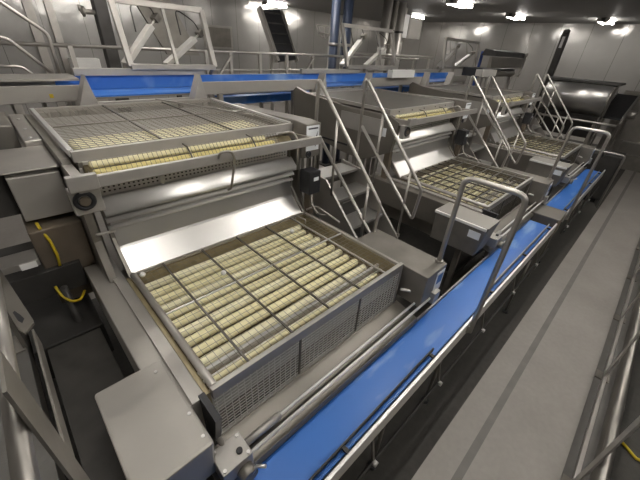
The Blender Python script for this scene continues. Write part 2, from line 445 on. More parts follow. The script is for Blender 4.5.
    P('clamp_block', MB().box(X(2.11), X(2.20), .70, .82, 1.02, 1.13), SATIN, bevel=.004)
    P('link_rod', MB().tube([(X(.275),.93,1.22), (X(.285),.80,1.10)], .014, 10), TUBE)
    # front corner plate
    P('corner_plate', MB().prism([(.80,1.385), (.965,1.385), (.965,1.08), (.87,1.08)], 'x', X(.262), X(.292)), BLACK)
    # left side beam
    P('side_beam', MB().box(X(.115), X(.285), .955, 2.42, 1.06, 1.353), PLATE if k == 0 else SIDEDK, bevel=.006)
    P('side_trim', MB().box(X(.225), X(.29), .95, 2.42, 1.356, 1.372), SATIN, bevel=.003)
    # left motor cover
    c = MB().prism([(.745,1.355), (1.31,1.355), (1.31,1.004), (.80,1.004)], 'x', X(-.085), X(.225))
    mc = P('motor_cover', c, PLATE if k == 0 else DULL, bevel=.014)
    for sx, sy in ((.20,.80), (.20,.93), (.17,1.24)): obj('screw', MB().disc((X(sx), sy, 1.357), 'z', .008, .006, 8), BRIGHT, mc)
    if k:
        obj('edge_strip', MB().box(X(-.11), X(-.086), .76, 1.31, 1.325, 1.352), WHITE, mc)
        obj('name_label', MB().box(X(-.0895), X(-.0865), .80, .92, 1.20, 1.28), LABEL, mc)
        P('pale_top', MB().box(X(-.086), X(.215), .75, 1.31, 1.351, 1.356), PLATE)
    # right side beam, inclined infill and drive box
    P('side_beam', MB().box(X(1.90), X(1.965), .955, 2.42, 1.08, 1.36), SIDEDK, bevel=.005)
    db = P('drive_box', MB().prism([(.74,1.345), (1.46,1.345), (1.46,1.04), (.74,1.04)], 'x', X(1.966), X(2.275)), DULL, bevel=.006)
    obj('notice_label', MB().box(X(2.13), X(2.255), .736, .7395, 1.11, 1.31), LABEL, db, label='blue and white printed label')
    lb = MB()
    lb.box(X(2.15), X(2.235), .7345, .736, 1.19, 1.28)
    obj('label_print', lb, INKB, db)
    P('cross_tube', MB().tube([(X(1.90),.90,1.17), (X(2.10),.77,1.10)], .012, 8), BRIGHT)
    # rising slide sheet
    prof = [(2.06,1.375), (2.222,1.516), (2.232,1.534), (2.292,1.78)]
    P('slide_sheet', MB().sheet(prof, 'x', X(.335), X(1.865), .005, False), SHEET)
    for sx in (.31, 1.868):
        P('slide_cheek', MB().prism([(2.05,1.378), (2.075,1.372), (2.30,1.54), (2.40,2.05), (2.30,2.05), (2.25,1.60)], 'x', X(sx), X(sx+.02)), DULL)
    # knife slats and discharge plate
    for j, (y, zz) in enumerate(((2.262,1.675), (2.245,1.735))):
        P('slat', MB().sheet([(y+.012,zz+.016), (y-.008,zz+.006), (y-.016,zz-.012)], 'x', X(.31), X(1.89), .006), RODM)
    P('discharge_plate', MB().sheet([(2.295,1.885), (2.275,1.876), (2.195,1.806), (2.188,1.786)], 'x', X(.31), X(1.895), .006), BRIGHT)
    pf = MB().box(X(.27), X(1.86), 2.30, 2.315, 1.885, 1.985)
    ps = P('perforated_strip', pf, RODM)
    ho = MB()
    for i in range(52):
        x = X(.30)+1.53*i/51
        for zz in (1.91, 1.935, 1.96): ho.box(x-.006, x+.006, 2.296, 2.2995, zz-.0045, zz+.0045)
    obj('perforation', ho, DARK, ps)
    for x in (.72, 1.30): obj('strip_rib', MB().box(X(x-.012), X(x+.012), 2.285, 2.2955, 1.875, 1.985), BRIGHT, ps)
    # roller feeding the upper rolls
    P('feed_roller', MB().tube([(X(.30),2.36,2.03), (X(1.88),2.36,2.03)], .045, 20), PANTAN)
    P('feed_plate', MB().sheet([(2.19,2.015), (2.215,2.022), (2.245,2.038), (2.293,2.078)], 'x', X(.31), X(1.87), .006), PANTAN)
    for x in (.92, 1.45): P('hold_down_wire', MB().tube([(X(x),2.18,2.03), (X(x),2.20,2.075), (X(x),2.255,2.126), (X(x),2.325,2.130)], .006, 6), BAR)
    cg = MB()
    for i in range(48): 
        x = X(.33)+1.36*i/47; cg.bar((x,2.184,2.047), (x,2.254,2.130), .0022, .0022)
    for y, zz in ((2.188,2.052), (2.220,2.090), (2.252,2.128)): cg.bar((X(.32),y,zz), (X(1.70),y,zz), .003, .003)
    P('roll_cage', cg, WIREDK)
    # front hand bar
    fb = P('front_bar', MB().box(X(.17), X(1.99), 1.985, 2.015, 2.058, 2.125), SATIN, bevel=.004)
    obj('end_plate', MB().box(X(.16), X(.30), 1.98, 2.02, 2.055, 2.14), SATIN, fb, .004)
    P('bar_arm', MB().bar((X(.225),2.0,2.075), (X(.225),2.38,2.06), .05, .07), STEEL)
    P('bar_arm', MB().bar((X(1.93),2.0,2.09), (X(1.93),2.38,2.06), .03, .05), STEEL)
    be = P('bearing_block', MB().box(X(.155), X(.30), 2.03, 2.09, 1.905, 2.055), SATIN, bevel=.005)
    obj('bearing_ring', MB().ring((X(.215),2.028,1.985), 'y', .043, .013), BLACK, be)
    obj('bearing_cap', MB().disc((X(.215),2.028,1.985), 'y', .026, .03), BROWN, be)
    if k == 0:
        P('hook_rod', MB().tube([(X(1.01),1.98,2.10), (X(1.01),1.955,2.145), (X(1.09),1.95,2.145), (X(1.12),1.96,2.09), (X(1.16),2.12,1.80), (X(1.16),2.17,1.77)], .009, 8, bend=.035), RAILM)
    P('guide_tube', MB().tube([(X(1.78),2.32,2.09), (X(1.84),2.20,2.14), (X(1.87),2.16,2.06), (X(1.87),2.16,1.80)], .011, 8, bend=.06), TUBE)
    P('cross_rod', MB().tube([(X(.22),2.12,1.72), (X(.33),2.15,1.70)], .010, 8), TUBE)
    # upper feeder
    P('hood_lip', MB().box(X(.26), X(1.95), 2.335, 2.365, 2.105, 2.172), SATIN, bevel=.004)
    P('lip_strip', MB().box(X(.30), X(1.92), 2.325, 2.334, 2.088, 2.107), BRIGHT)
    for sx in (.25, 1.925):
        P('upper_rail', MB().box(X(sx), X(sx+.03), 2.366, 3.84, 2.135, 2.178), BRIGHT if k == 0 else STEEL, bevel=.003)
    P('rear_rail', MB().box(X(.28), X(1.925), 3.815, 3.84, 2.135, 2.175), STEEL)
    P('upper_bed', MB().box(X(.28), X(1.925), 2.366, 3.81, 2.06, 2.095), SATIN if k == 0 else DULL)
    if k == 0:
        ug = MB(); wire_grid(ug, X(.285), X(1.92), 2.37, 3.81, 2.158, .048, .046, .0034)
        um = P('upper_mesh', ug, WIRE)
        for x in (.80, 1.36):
            obj('mesh_bar', MB().bar((X(x),2.37,2.168), (X(x),3.81,2.168), .014, .01), BAR, um)
        obj('mesh_bar', MB().bar((X(.29),3.05,2.168), (X(1.92),3.05,2.168), .014, .01), WIRE, um)
        obj('mesh_bar', MB().bar((X(1.30),3.80,2.20), (X(1.80),2.75,2.18), .018, .014), TUBE, um)
    else:
        P('hood_cover', MB().box(X(.281), X(1.924), 2.367, 3.812, 2.14, 2.165), COVER, bevel=.004)
        for i in range(5): P('hood_bolt', MB().disc((X(.45+i*.3), 2.333, 2.14), 'y', .008, .008, 8), DARK)
    # side cheeks carrying the feeder
    if k == 0:
        P('side_cheek', MB().prism([(2.10,1.32), (2.50,1.32), (2.60,1.60), (3.9,1.75), (3.9,2.12), (2.40,2.12), (2.22,2.03), (2.22,1.62)], 'x', X(.205), X(.249)), DULL)
        sd = P('side_duct', MB().box(X(.10), X(.204), 3.03, 4.05, 1.97, 2.10), STEEL, bevel=.008)
        for y in (3.1, 3.4, 3.8): obj('bolt', MB().disc((X(.15), y, 2.103), 'z', .012, .01, 8), BRIGHT, sd)
    else:
        P('side_hood', MB().prism([(2.14,2.06), (2.28,2.12), (3.0,2.12), (3.8,2.18), (4.02,2.23), (4.08,2.18), (4.06,1.72), (3.9,1.66), (3.0,1.52), (2.62,1.50), (2.2,1.70)], 'x', X(.19), X(.249)), SIDEDK, bevel=.004)
        P('hood_stiffener', MB().prism([(2.35,2.06), (3.05,2.06), (3.05,1.86), (2.35,1.86)], 'x', X(.172), X(.189)), SATIN)
        P('hood_slot', MB().box(X(.184), X(.1895), 2.9, 3.55, 1.62, 1.645), BLACK)
        P('hood_label', MB().box(X(.184), X(.1895), 2.3, 2.46, 1.87, 1.97), LABEL)
        P('side_leg', MB().box(X(.2), X(.26), 2.2, 2.28, 1.1, 1.7), BROWN)
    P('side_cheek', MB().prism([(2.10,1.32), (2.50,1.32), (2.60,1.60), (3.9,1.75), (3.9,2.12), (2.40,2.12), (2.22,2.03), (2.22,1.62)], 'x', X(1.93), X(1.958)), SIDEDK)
    # right gearbox with notice
    gb = P('gearbox', MB().prism([(2.16,1.89), (2.16,2.19), (2.30,2.20), (3.55,2.15), (3.55,1.85), (2.5,1.80)], 'x', X(1.96), X(2.145)), DULL, bevel=.008)
    obj('gearbox_bearing', MB().ring((X(1.995),2.155,1.922), 'y', .026, .008), BLACK, gb)
    obj('bearing_cap', MB().disc((X(1.995),2.155,1.922), 'y', .014, .02), BLACK, gb)
    obj('notice', MB().box(X(1.962), X(2.115), 2.150, 2.158, 1.955, 2.175), LABEL, gb, label='white printed notice')
    nn = MB()
    nn.box(X(1.98), X(2.095), 2.1475, 2.1495, 2.145, 2.158)
    obj('notice_print', nn, INK, gb)
    obj('notice_symbol', MB().prism([(X(2.045),2.02), (X(2.095),2.12), (X(2.085),2.06), (X(2.115),2.06), (X(2.07),1.985), (X(2.06),2.03)], 'y', 2.1475, 2.1495), INK, gb)
    mh = P('motor_housing', MB().box(X(1.90), X(2.04), 2.02, 2.16, 1.58, 1.80), BLACK, bevel=.008)
    obj('rating_plate', MB().box(X(1.95), X(2.01), 2.016, 2.0195, 1.71, 1.745), LABEL, mh)
    P('motor_stem', MB().box(X(1.95), X(2.0), 2.06, 2.14, 1.35, 1.58), BROWN)
    P('hose', MB().tube([(X(1.95),2.04,1.60), (X(1.90),1.98,1.50), (X(1.92),1.90,1.42), (X(2.02),1.86,1.40)], .010, 8, bend=.05), DULL)
    P('handle_rod', MB().tube([(X(1.90),2.05,1.42), (X(1.98),2.0,1.46), (X(2.0),1.7,1.40)], .010, 8, bend=.05), TUBE)
    if k == 0:
        # left drive housing visible at the edge of the picture
        dh = P('drive_housing', MB().prism([(2.50,1.74), (2.50,2.02), (2.54,2.05), (3.0,2.05), (3.0,1.74)], 'x', X(-.065), X(.19)), PLATE, bevel=.006)
        obj('lid', MB().box(X(-.32), X(.20), 2.48, 3.02, 2.052, 2.062), STEEL, dh, .003)
        obj('side_box', MB().box(X(-.30), X(-.067), 2.60, 3.0, 1.76, 2.05), DARK, dh)
        P('rear_housing', MB().box(X(-.30), X(.09), 3.5, 4.1, 1.7, 2.12), DULL, bevel=.01)
        P('lower_housing', MB().prism([(2.45,1.10), (2.42,1.70), (3.2,1.70), (3.2,1.10)], 'x', X(-.08), X(.2)), BROWN, bevel=.01)
        lg = P('ledge', MB().box(X(-.30), X(-.085), 2.36, 2.52, 1.50, 1.545), STEEL, bevel=.004)
        obj('ledge_tag', MB().box(X(-.18), X(-.10), 2.354, 2.3595, 1.50, 1.54), WHITE, lg)
        P('under_box', MB().box(X(-.32), X(.11), 2.40, 2.9, 1.22, 1.42), DARK, bevel=.006)
        P('under_box', MB().box(X(-.31), X(.09), 2.2, 2.9, .7, .985), DARK, bevel=.006)
        P('down_pipe', MB().tube([(X(-.03),2.34,1.3), (X(-.03),2.34,.02)], .022, 10), DARK)
    return t

for k in range(3):
    machine(k); rolls(k, PITCH*k)

# yellow hoses hanging left of the nearest machine
h = obj('hose', MB().tube([(-.02,2.47,1.735), (-.015,2.44,1.70), (.005,2.41,1.62), (.01,2.40,1.52), (.0,2.385,1.44)], .0085, 8), YELLOW)
tag(h, 'upper yellow hose hanging below the left drive housing of the nearest machine', 'hose', 'yellow hoses')
h = obj('hose', MB().tube([(-.07,2.385,1.30), (-.06,2.34,1.24), (-.02,2.30,1.19), (.03,2.32,1.17), (.07,2.38,1.19)], .0085, 8, bend=.03), YELLOW)
tag(h, 'lower yellow hose looping beneath the box at the far left', 'hose', 'yellow hoses')

# ------------------------------------------------------------------ stairs between machines
def stairs(k):
    ox = PITCH*k
    where = ['between the nearest and second machines', 'between the second and third machines', 'beyond the third machine'][k]
    t = thing('access_stairs', 'steel access stairs with looped handrails %s' % where, 'stairs', (ox+2.52, 1.9, 0), 'access stairs between the machines')
    tz = [(1.66,.98), (1.86,1.22), (2.06,1.46), (2.30,1.62)]
    for y, z in tz:
        m = MB().box(ox+2.262, ox+2.80, y-.11, y+.13, z-.03, z)
        obj('tread', m, TREAD, t, .003)
        obj('riser', MB().box(ox+2.262, ox+2.80, y+.11, y+.125, z-.2, z-.031), DULL, t)
    for x in (2.236, 2.802):
        obj('stringer', MB().prism([(1.50,.80), (1.52,1.02), (2.14,1.62), (2.45,1.66), (2.45,1.48), (1.80,.72)], 'x', ox+x, ox+x+.024), STEEL, t)
        for y, z in ((1.62,.85), (2.40,1.5)):
            obj('leg', MB().box(ox+x-.008, ox+x+.032, y-.02, y+.02, 0, z), DULL, t)
    for x, dy in ((2.206, 0.), (2.846, -.03)):
        # top post, sloping top rail, end drop, returning mid rail
        p = [(ox+x,2.30+dy,1.55), (ox+x,2.29+dy,2.54), (ox+x,1.42+dy,1.62), (ox+x,1.45+dy,1.27), (ox+x,2.27+dy,2.07)]
        obj('handrail', MB().tube(p, .017, 10, bend=.05), TUBE, t)
        obj('baluster', MB().tube([(ox+x,1.58+dy,1.02), (ox+x,1.58+dy,1.78)], .013, 8), TUBE, t)
        obj('baluster', MB().tube([(ox+x,2.02+dy,1.5), (ox+x,2.02+dy,2.24)], .012, 8), TUBE, t)
        xa, xb = (ox+x, ox+2.24) if x < 2.5 else (ox+2.82, ox+x)
        for y, z in ((2.30,1.57), (1.58,1.03)):
            obj('rail_bracket', MB().box(xa, xb, y+dy-.03, y+dy+.03, z-.02, z+.02), STEEL, t)
    return t
for k in range(3): stairs(k)

# ------------------------------------------------------------------ blue belt conveyors along the aisle
def blue_conveyor(x0, x1, label, guides):
    t = thing('belt_conveyor', label, 'conveyor', ((x0+x1)/2, .58, 0), 'blue belt conveyors beside the aisle')
    obj('belt', MB().box(x0+.05, x1-.05, .455, .724, .888, .90), BELT, t, .003)
    obj('bed', MB().box(x0+.02, x1-.02, .45, .72, .80, .885), DARK, t)
    obj('outer_rail', MB().box(x0, x1, .412, .434, .82, .955), BRIGHT, t, .004)
    obj('inner_rail', MB().box(x0, x1, .728, .742, .82, .922), SATIN, t)
    for e in (x0+.05, x1-.05):
        obj('end_roller', MB().tube([(e,.46,.865), (e,.71,.865)], .032, 16), BELT, t)
    for a, b in guides:
        low = a < 1
        obj('guide_bar', MB().box(a, b, .478, .488, .915, .95 if low else .975), DARK if low else STEEL, t, .002)  # near bar coloured dark to stand in for the shadow line along the belt
        n = max(2, int((b-a)/.6))
        for i in range(n):
            x = a+.06+(b-a-.12)*i/(n-1)
            obj('guide_bracket', MB().box(x-.012, x+.012, .434, .479, .925, .94), DARK, t)
    xs = [x for x in (-.15, 1.25, 2.05, 3.93, 5.6, 7.2, 8.6) if x0 < x < x1]
    for x in xs:
        for y in (.405 if x == 3.93 else .47, .70):
            l = obj('leg', MB().tube([(x,y,.03), (x,y,.82)], .014, 8), DULL, t)
            obj('foot', MB().disc((x,y,.016), 'z', .035, .03, 12), BLACK, l)
        obj('cross_tie', MB().bar((x,.47,.45), (x,.70,.45), .025), DULL, t)
    o = MB().tube([(x0+.1,.375,.62), (x1-.1,.375,.62)], .011, 8)
    orod = obj('outer_rod', o, DARK, t)
    for i in range(int((x1-x0)/.82)):
        x = x0+.45+.82*i
        obj('rod_bracket', MB().bar((x,.375,.62), (x,.42,.82), .016, .016), DULL, orod)
        obj('rod_clamp', MB().disc((x,.362,.62), 'y', .018, .03, 10), BRIGHT, orod)
    return t
blue_conveyor(-.27, 4.95, 'long blue belt conveyor in the foreground running past the nearest two machines', ((-.2,1.78), (2.75,4.8)))
blue_conveyor(5.42, 8.7, 'shorter blue belt conveyor at the far end of the aisle', ((5.6,8.4),))
t = thing('transfer_box', 'brown grey steel box bridging the gap between the two blue belts', 'box', (5.18, .60, 0))
obj('body', MB().box(4.97, 5.38, .42, .80, .70, .985), BROWN, t, .006)
obj('lid', MB().box(4.96, 5.39, .41, .81, .986, .998), SIDEDK, t, .003)
for x in (5.02, 5.33):
    for y in (.46, .76): obj('leg', MB().box(x-.02, x+.02, y-.02, y+.02, 0, .70), DULL, t)

# ------------------------------------------------------------------ crossover hoops
for k in range(2):
    ox = PITCH*k
    x = ox+2.245
    w = ['by the nearest machine', 'by the second machine', 'by the third machine at the far end'][k]
    t = thing('hoop_handrail', 'bent steel hoop handrail over the blue belt %s' % w, 'handrail', (x, .58, 0), 'hoop handrails over the blue belt')
    obj('hoop', MB().tube([(x,.80,1.352), (x,.80,2.07), (x,.392,2.07), (x,.392,.86)], .019, 12, bend=.07), TUBE, t)
    obj('base_flange', MB().disc((x,.80,1.354), 'z', .032, .012, 14), STEEL, t)
    obj('side_bracket', MB().box(x-.03, x+.03, .395, .413, .86, .93), STEEL, t)

# ------------------------------------------------------------------ dark step platform at left
t = thing('step_platform', 'dark flat step platform on the floor left of the nearest machine', 'platform', (-.10, 1.5, 0))
obj('deck', MB().box(-.24, .06, .78, 2.16, .975, 1.0), DECK, t, .004)
obj('skirt', MB().box(-.23, .05, .79, 2.15, .80, .974), DARK, t)
for x in (-.2, .02):
    for y in (.84, 2.1): obj('leg', MB().box(x-.02, x+.02, y-.02, y+.02, 0, .8), DARK, t)

# tread plate walkway at far left
t = thing('walkway', 'checkered steel tread plate walkway in the bottom left corner', 'walkway', (-1.0, 1.2, 0))
obj('tread_plate', MB().box(-1.6, -.33, .3, 3.6, .98, 1.0), TREAD, t)
obj('edge_beam', MB().box(-.36, -.331, .3, 3.6, .86, .979), DULL, t)
for x in (-1.5, -.4):
    for y in (.4, 3.5): obj('leg', MB().box(x-.03, x+.03, y-.03, y+.03, 0, .98), DARK, t)

# guard rail along the walkway, close to the camera
t = thing('guard_rail', 'thick round steel guard rail with flat posts close by at the lower left', 'guard rail', (-.21, 1.6, 1.0))
obj('rail', MB().tube([(-.213,.42,1.925), (-.213,2.36,1.925)], .024, 18), RAILM, t)
obj('post', MB().prism([(.775,1.0), (.925,1.0), (.925,2.09), (.775,2.09)], 'x', -.187, -.179), DULL, t)
obj('post', MB().box(-.345, -.325, 2.26, 2.40, 1.012, 1.95), DULL, t)
obj('rail_arm', MB().box(-.345, -.205, 2.33, 2.36, 1.91, 1.94), DULL, t)
obj('foot_plate', MB().box(-.36, -.17, .76, .94, 1.001, 1.012), STEEL, t)
obj('foot_plate', MB().box(-.42, -.335, 2.24, 2.42, 1.001, 1.012), STEEL, t)
gs = obj('gusset', MB().prism([(-.27,2.40), (-.178,1.70), (-.178,1.66), (-.215,1.61), (-.235,1.66), (-.33,2.40)], 'z', 1.590, 1.602), SIDEDK, t)
obj('gusset_slot', MB().prism([(-.215,1.76), (-.205,1.72), (-.216,1.69), (-.228,1.72), (-.24,1.80), (-.232,1.81)], 'z', 1.6022, 1.6032), BLACK, gs)
obj('toe_board', MB().box(-.192, -.184, .4, 1.62, 1.50, 1.60), DULL, t)
# barrier along the right side of the aisle
t = thing('floor_barrier', 'round rail floor barrier with flat steel posts along the right side of the aisle', 'barrier', (5, -.68, 0))
obj('rail', MB().tube([(.6,-.715,.40), (11.5,-.715,.40)], .034, 14), RAILM, t)
obj('channel', MB().box(.6, 11.5, -.80, -.755, .02, .16), DULL, t, .004)
obj('channel', MB().box(.6, 11.5, -.69, -.66, .006, .05), STEEL, t, .004)
for x in (.8, 2.28, 3.72, 4.98, 6.3, 7.6, 9.0, 10.4):
    obj('post', MB().box(x-.04, x+.04, -.672, -.66, 0, 1.0), SATIN, t, .002)
    obj('post_foot', MB().box(x-.06, x+.06, -.72, -.60, .003, .018), DULL, t)
o = obj('hose', MB().tube([(3.02,-.88,.022), (2.93,-1.0,.022), (2.97,-1.2,.022), (2.9,-1.5,.022)], .013, 8), YELLOW)
tag(o, 'yellow hose lying on the dark floor at the right edge', 'hose', 'yellow hoses')

# ------------------------------------------------------------------ rear upper conveyor
t = thing('belt_conveyor', 'raised blue belt conveyor running behind all the machines', 'conveyor', (6, 4.45, 0))
xa, xb = -.3, 9.5
obj('belt', MB().box(.6, xb, 4.20, 4.66, 2.185, 2.20), BELT, t)
obj('bed', MB().box(-.2, xb, 4.20, 4.66, 2.166, 2.183), DULL, t)
obj('back_rail', MB().box(xa, xb, 4.675, 4.70, 2.12, 2.345), STEEL, t)
obj('belt_sidewall', MB().box(.6, xb, 4.662, 4.674, 2.185, 2.34), BELT, t)
# front rails with open loading bays
bays = [(.80,1.92), (4.05,5.2), (7.3,8.4)]
segs = [(xa,.80), (1.92,4.05), (5.2,7.3), (8.4,xb)]
for a, b in segs: obj('front_rail', MB().box(a, b, 4.15, 4.185, 2.165, 2.31), PLATE, t, .004)
for a, b in bays:
    obj('bay_sill', MB().box(a, b, 4.13, 4.17, 2.08, 2.15), SATIN, t, .004)
    obj('bay_beam', MB().box(a-.02, b+.35, 4.60, 4.665, 2.345, 2.42), PLATE, t, .004)
    for x in (a-.06, b-.02):
        g = MB().prism([(x-.10,2.13), (x+.08,2.13), (x+.06,2.2), (x+.02,2.41)], 'y', 4.0, 4.148)
        obj('corner_bracket', g, SATIN, t, .004)
for x in (.2, 2.25, 3.9, 5.5, 7.2, 8.7):
    for y in (4.19, 4.66):
        obj('leg', MB().box(x-.03, x+.03, y-.03, y+.03, 0, 2.165), STEEL, t)
obj('cover', MB().box(xa, .74, 4.19, 4.66, 2.345, 2.365), STEEL, t)
obj('warning_sticker', MB().box(.455, .485, 4.145, 4.1495, 2.205, 2.24), YELLOW, t)

# lower blue conveyor behind
t = thing('belt_conveyor', 'lower blue belt conveyor glimpsed beneath the raised one', 'conveyor', (5, 4.95, 0))
obj('belt', MB().box(2.6, 8.5, 4.86, 5.02, 2.0, 2.015), BELT, t)
obj('side_rail', MB().box(2.6, 8.5, 4.83, 4.855, 1.90, 2.01), BELT, t)
obj('side_rail', MB().box(2.6, 8.5, 5.025, 5.05, 1.90, 2.03), STEEL, t)
for x in (2.95, 4.5, 6.2, 8.0):
    for y in (4.85, 5.03): obj('leg', MB().box(x-.025, x+.025, y-.02, y+.02, 0, 1.9), STEEL, t)
    obj('brace', MB().bar((x,4.82,1.5), (x-.4,4.82,1.92), .03), STEEL, t)

# boxed control panel on the conveyor
o = obj('control_box', MB().box(5.85, 6.65, 4.02, 4.14, 2.315, 2.45), WHITE, None, .008)
tag(o, 'white rectangular box on the raised conveyor rail right of the second guard frame', 'box')

# ------------------------------------------------------------------ hinged guard frames with lift cylinders
def guard(x0, x1, z0, z1, label, split, dy=.22, s=1.):
    t = thing('hinged_guard', label, 'guard frame', ((x0+x1)/2, 4.58, z0), 'raised guard frames over the rear conveyor')
    yb, yt = 4.58, 4.58+dy
    def q(u, v): return (x0+(x1-x0)*u, yb+(yt-yb)*v, z0+(z1-z0)*v)
    f = MB(); w = .06
    for a, b in (((0,0),(1,0)), ((1,0),(1,1)), ((1,1),(0,1)), ((0,1),(0,0))): f.bar(q(*a), q(*b), w, w, (0,1,0))
    obj('frame', f, STEEL, t, .004)
    for u in split: obj('cross_bar', MB().bar(q(u,0), q(u,1), .035, .035, (0,1,0)), STEEL, t)
    for u in (.02, .98): obj('hinge', MB().bar((q(u,0)[0], yb+.02, z0), (q(u,0)[0], 4.688, 2.348), .03), DULL, t)
    for (u0, v0, u1, v1) in ((-.03,.02,.46,.80), (.42,.02,.96,.60)):
        a = Vector(q(u0,v0)); b = Vector(q(u1,v1)); a.y += .1; b.y += .1
        c = obj('lift_cylinder', MB().bar(a, a+(b-a)*.82, .10*s, .06), CREAM, t, .006)
        obj('piston_rod', MB().tube([a+(b-a)*.8, b], .014, 8), TUBE, c)
        obj('clevis', MB().bar(b-(b-a)*.06, b+(b-a)*.05, .09*s, .07), DULL, c)
        e = Vector(q(u1-.25, 1.)); e.y += .1
        obj('hose', MB().tube([b, b+Vector((-.05,.02,.12)), e, Vector(q(u1-.30,.55))], .008, 6, bend=.1), DARK, c)
        obj('mount', MB().bar(a, (a.x, 4.70, 2.36), .04), DULL, c)
    return t
guard(1.36, 2.42, 2.44, 3.08, 'large hinged square guard frame with two pale lift cylinders behind the nearest machine', (.52,))
guard(5.15, 6.72, 2.46, 3.12, 'hinged guard frame with side bay, in front of the dark blue columns', (.68,))
guard(8.9, 10.9, 2.47, 3.10, 'smallest hinged guard frame, farthest right above the blue conveyor', (.3,), .1)

# ------------------------------------------------------------------ railings at the back
t = thing('railing', 'long steel railing behind the raised conveyor at the back left', 'railing', (4, 5.35, 0))
obj('top_rail', MB().tube([(.15,5.35,2.60), (8.9,5.35,2.60)], .022, 10), TUBE, t)
obj('mid_rail', MB().tube([(1.7,5.35,2.34), (8.9,5.35,2.34)], .017, 10), TUBE, t)
for x in (.95, 2.7, 3.12, 3.7, 4.3, 4.95, 5.8, 6.7, 7.7, 8.7):
    obj('post', MB().box(x-.025, x+.025, 5.325, 5.375, 0, 2.60), STEEL, t)
    if x in (3.12,4.95,7.7): obj('brace', MB().bar((x,5.31,2.55), (x-.35,5.31,2.15), .03), STEEL, t)
t = thing('handrail', 'two bent stair handrail loops in the top left corner', 'handrail', (.5, 4.8, 0))
for pts in ([(.18,4.85,3.12), (.42,4.85,2.95), (.70,4.85,2.72), (.69,4.85,2.28)], [(.20,4.85,2.68), (.36,4.85,2.66), (.68,4.85,2.29)]):
    obj('rail', MB().tube(pts, .018, 10, bend=.05), TUBE, t)
obj('low_rail', MB().tube([(.05,4.8,2.42), (.38,4.8,2.42), (.46,4.8,2.34), (.46,4.8,1.8)], .014, 8, bend=.05), TUBE, t)
for x in (.69, .46): obj('post', MB().box(x-.02, x+.02, 4.83, 4.87, 0, 2.3), STEEL, t)

# machinery, pipes, cabinets in the background
t = thing('valve_post', 'dark vertical pipe post with a small valve beside the first guard frame', 'pipe', (1.56, 6, 0))
obj('post', MB().box(1.47, 1.63, 5.92, 6.08, 0, ZC), DARK, t, .01)
obj('valve', MB().tube([(1.47,5.97,2.98), (1.30,5.97,2.98)], .03, 10).disc((1.33,5.97,2.98), 'x', .06, .03, 12).tube([(1.30,5.97,2.98), (1.30,5.97,3.05)], .02, 8), DULL, t)
t = thing('wall_hatch', 'flat grey hatch panel on the back wall right of the first guard frame', 'hatch', (8, 14.5, 2.4))
obj('frame', MB().box(7.35, 8.65, 14.52, 14.6, 2.35, 3.2), STEEL, t)
obj('panel', MB().box(7.45, 8.55, 14.49, 14.52, 2.43, 3.12), DULL, t)
t = thing('wall_cabinet', 'pale cabinet by the back wall behind the top left handrails', 'cabinet', (2.75, 13.9, 0))
obj('body', MB().box(2.35, 3.15, 13.7, 14.1, .9, 1.95), WHITE, t, .02)
obj('leg_frame', MB().box(2.4, 3.1, 13.75, 14.05, 0, .9), STEEL, t)
t = thing('dark_panel', 'dark tilted panel leaning behind the first guard frame', 'panel', (2.3, 7.2, 0))
obj('panel', MB().prism([(2.3,3.4), (2.95,3.4), (3.45,2.45), (2.8,2.45)], 'y', 7.1, 7.16), DULL, t)
obj('stand', MB().box(2.9, 2.98, 7.16, 7.24, 0, 2.9), DARK, t)

t = thing('inclined_conveyor', 'dark inclined elevator conveyor by the back wall under a lamp', 'conveyor', (6.9, 9.2, 0))
obj('belt', MB().bar((7.02,8.7,2.3), (6.85,9.3,3.55), .70, .05, (0,-.9,.43)), BLACK, t)
for dx, w_ in ((-.40,.09), (.375,.04)):
    obj('side_rail', MB().bar((7.02+dx,8.68,2.28), (6.85+dx,9.28,3.58), w_, .16, (0,-.9,.43)), PLATE, t)
fl = MB()
for i in range(5):
    u = .1+.2*i; fl.box(7.02-.17*u-.33, 7.02-.17*u+.33, 8.66+.6*u, 8.70+.6*u, 2.34+1.25*u, 2.37+1.25*u)
obj('cleat', fl, DARK, t)
for dx in (-.35, .35): obj('leg', MB().box(6.95+dx-.04, 6.95+dx+.04, 8.9, 8.98, 0, 2.75), STEEL, t)

t = thing('wire_basket', 'small wire basket on a post beside the dark blue columns', 'basket', (7.4, 7.5, 0))
bk = MB()
for zz, R in ((3.22,.22), (3.05,.17), (2.95,.05)): bk.ring((7.35,7.5,zz), 'z', R, .012, 16)
for i in range(8):
    a = i*math.pi/4; c, s_ = math.cos(a), math.sin(a)
    bk.tube([(7.35+.22*c,7.5+.22*s_,3.22), (7.35+.17*c,7.5+.17*s_,3.05), (7.35+.05*c,7.5+.05*s_,2.95)], .010, 6)
obj('basket', bk, TUBE, t)
obj('post', MB().tube([(7.62,7.55,0), (7.62,7.55,3.5)], .03, 10), STEEL, t)
obj('arm', MB().bar((7.57,7.5,3.2), (7.64,7.55,3.2), .03), STEEL, t)

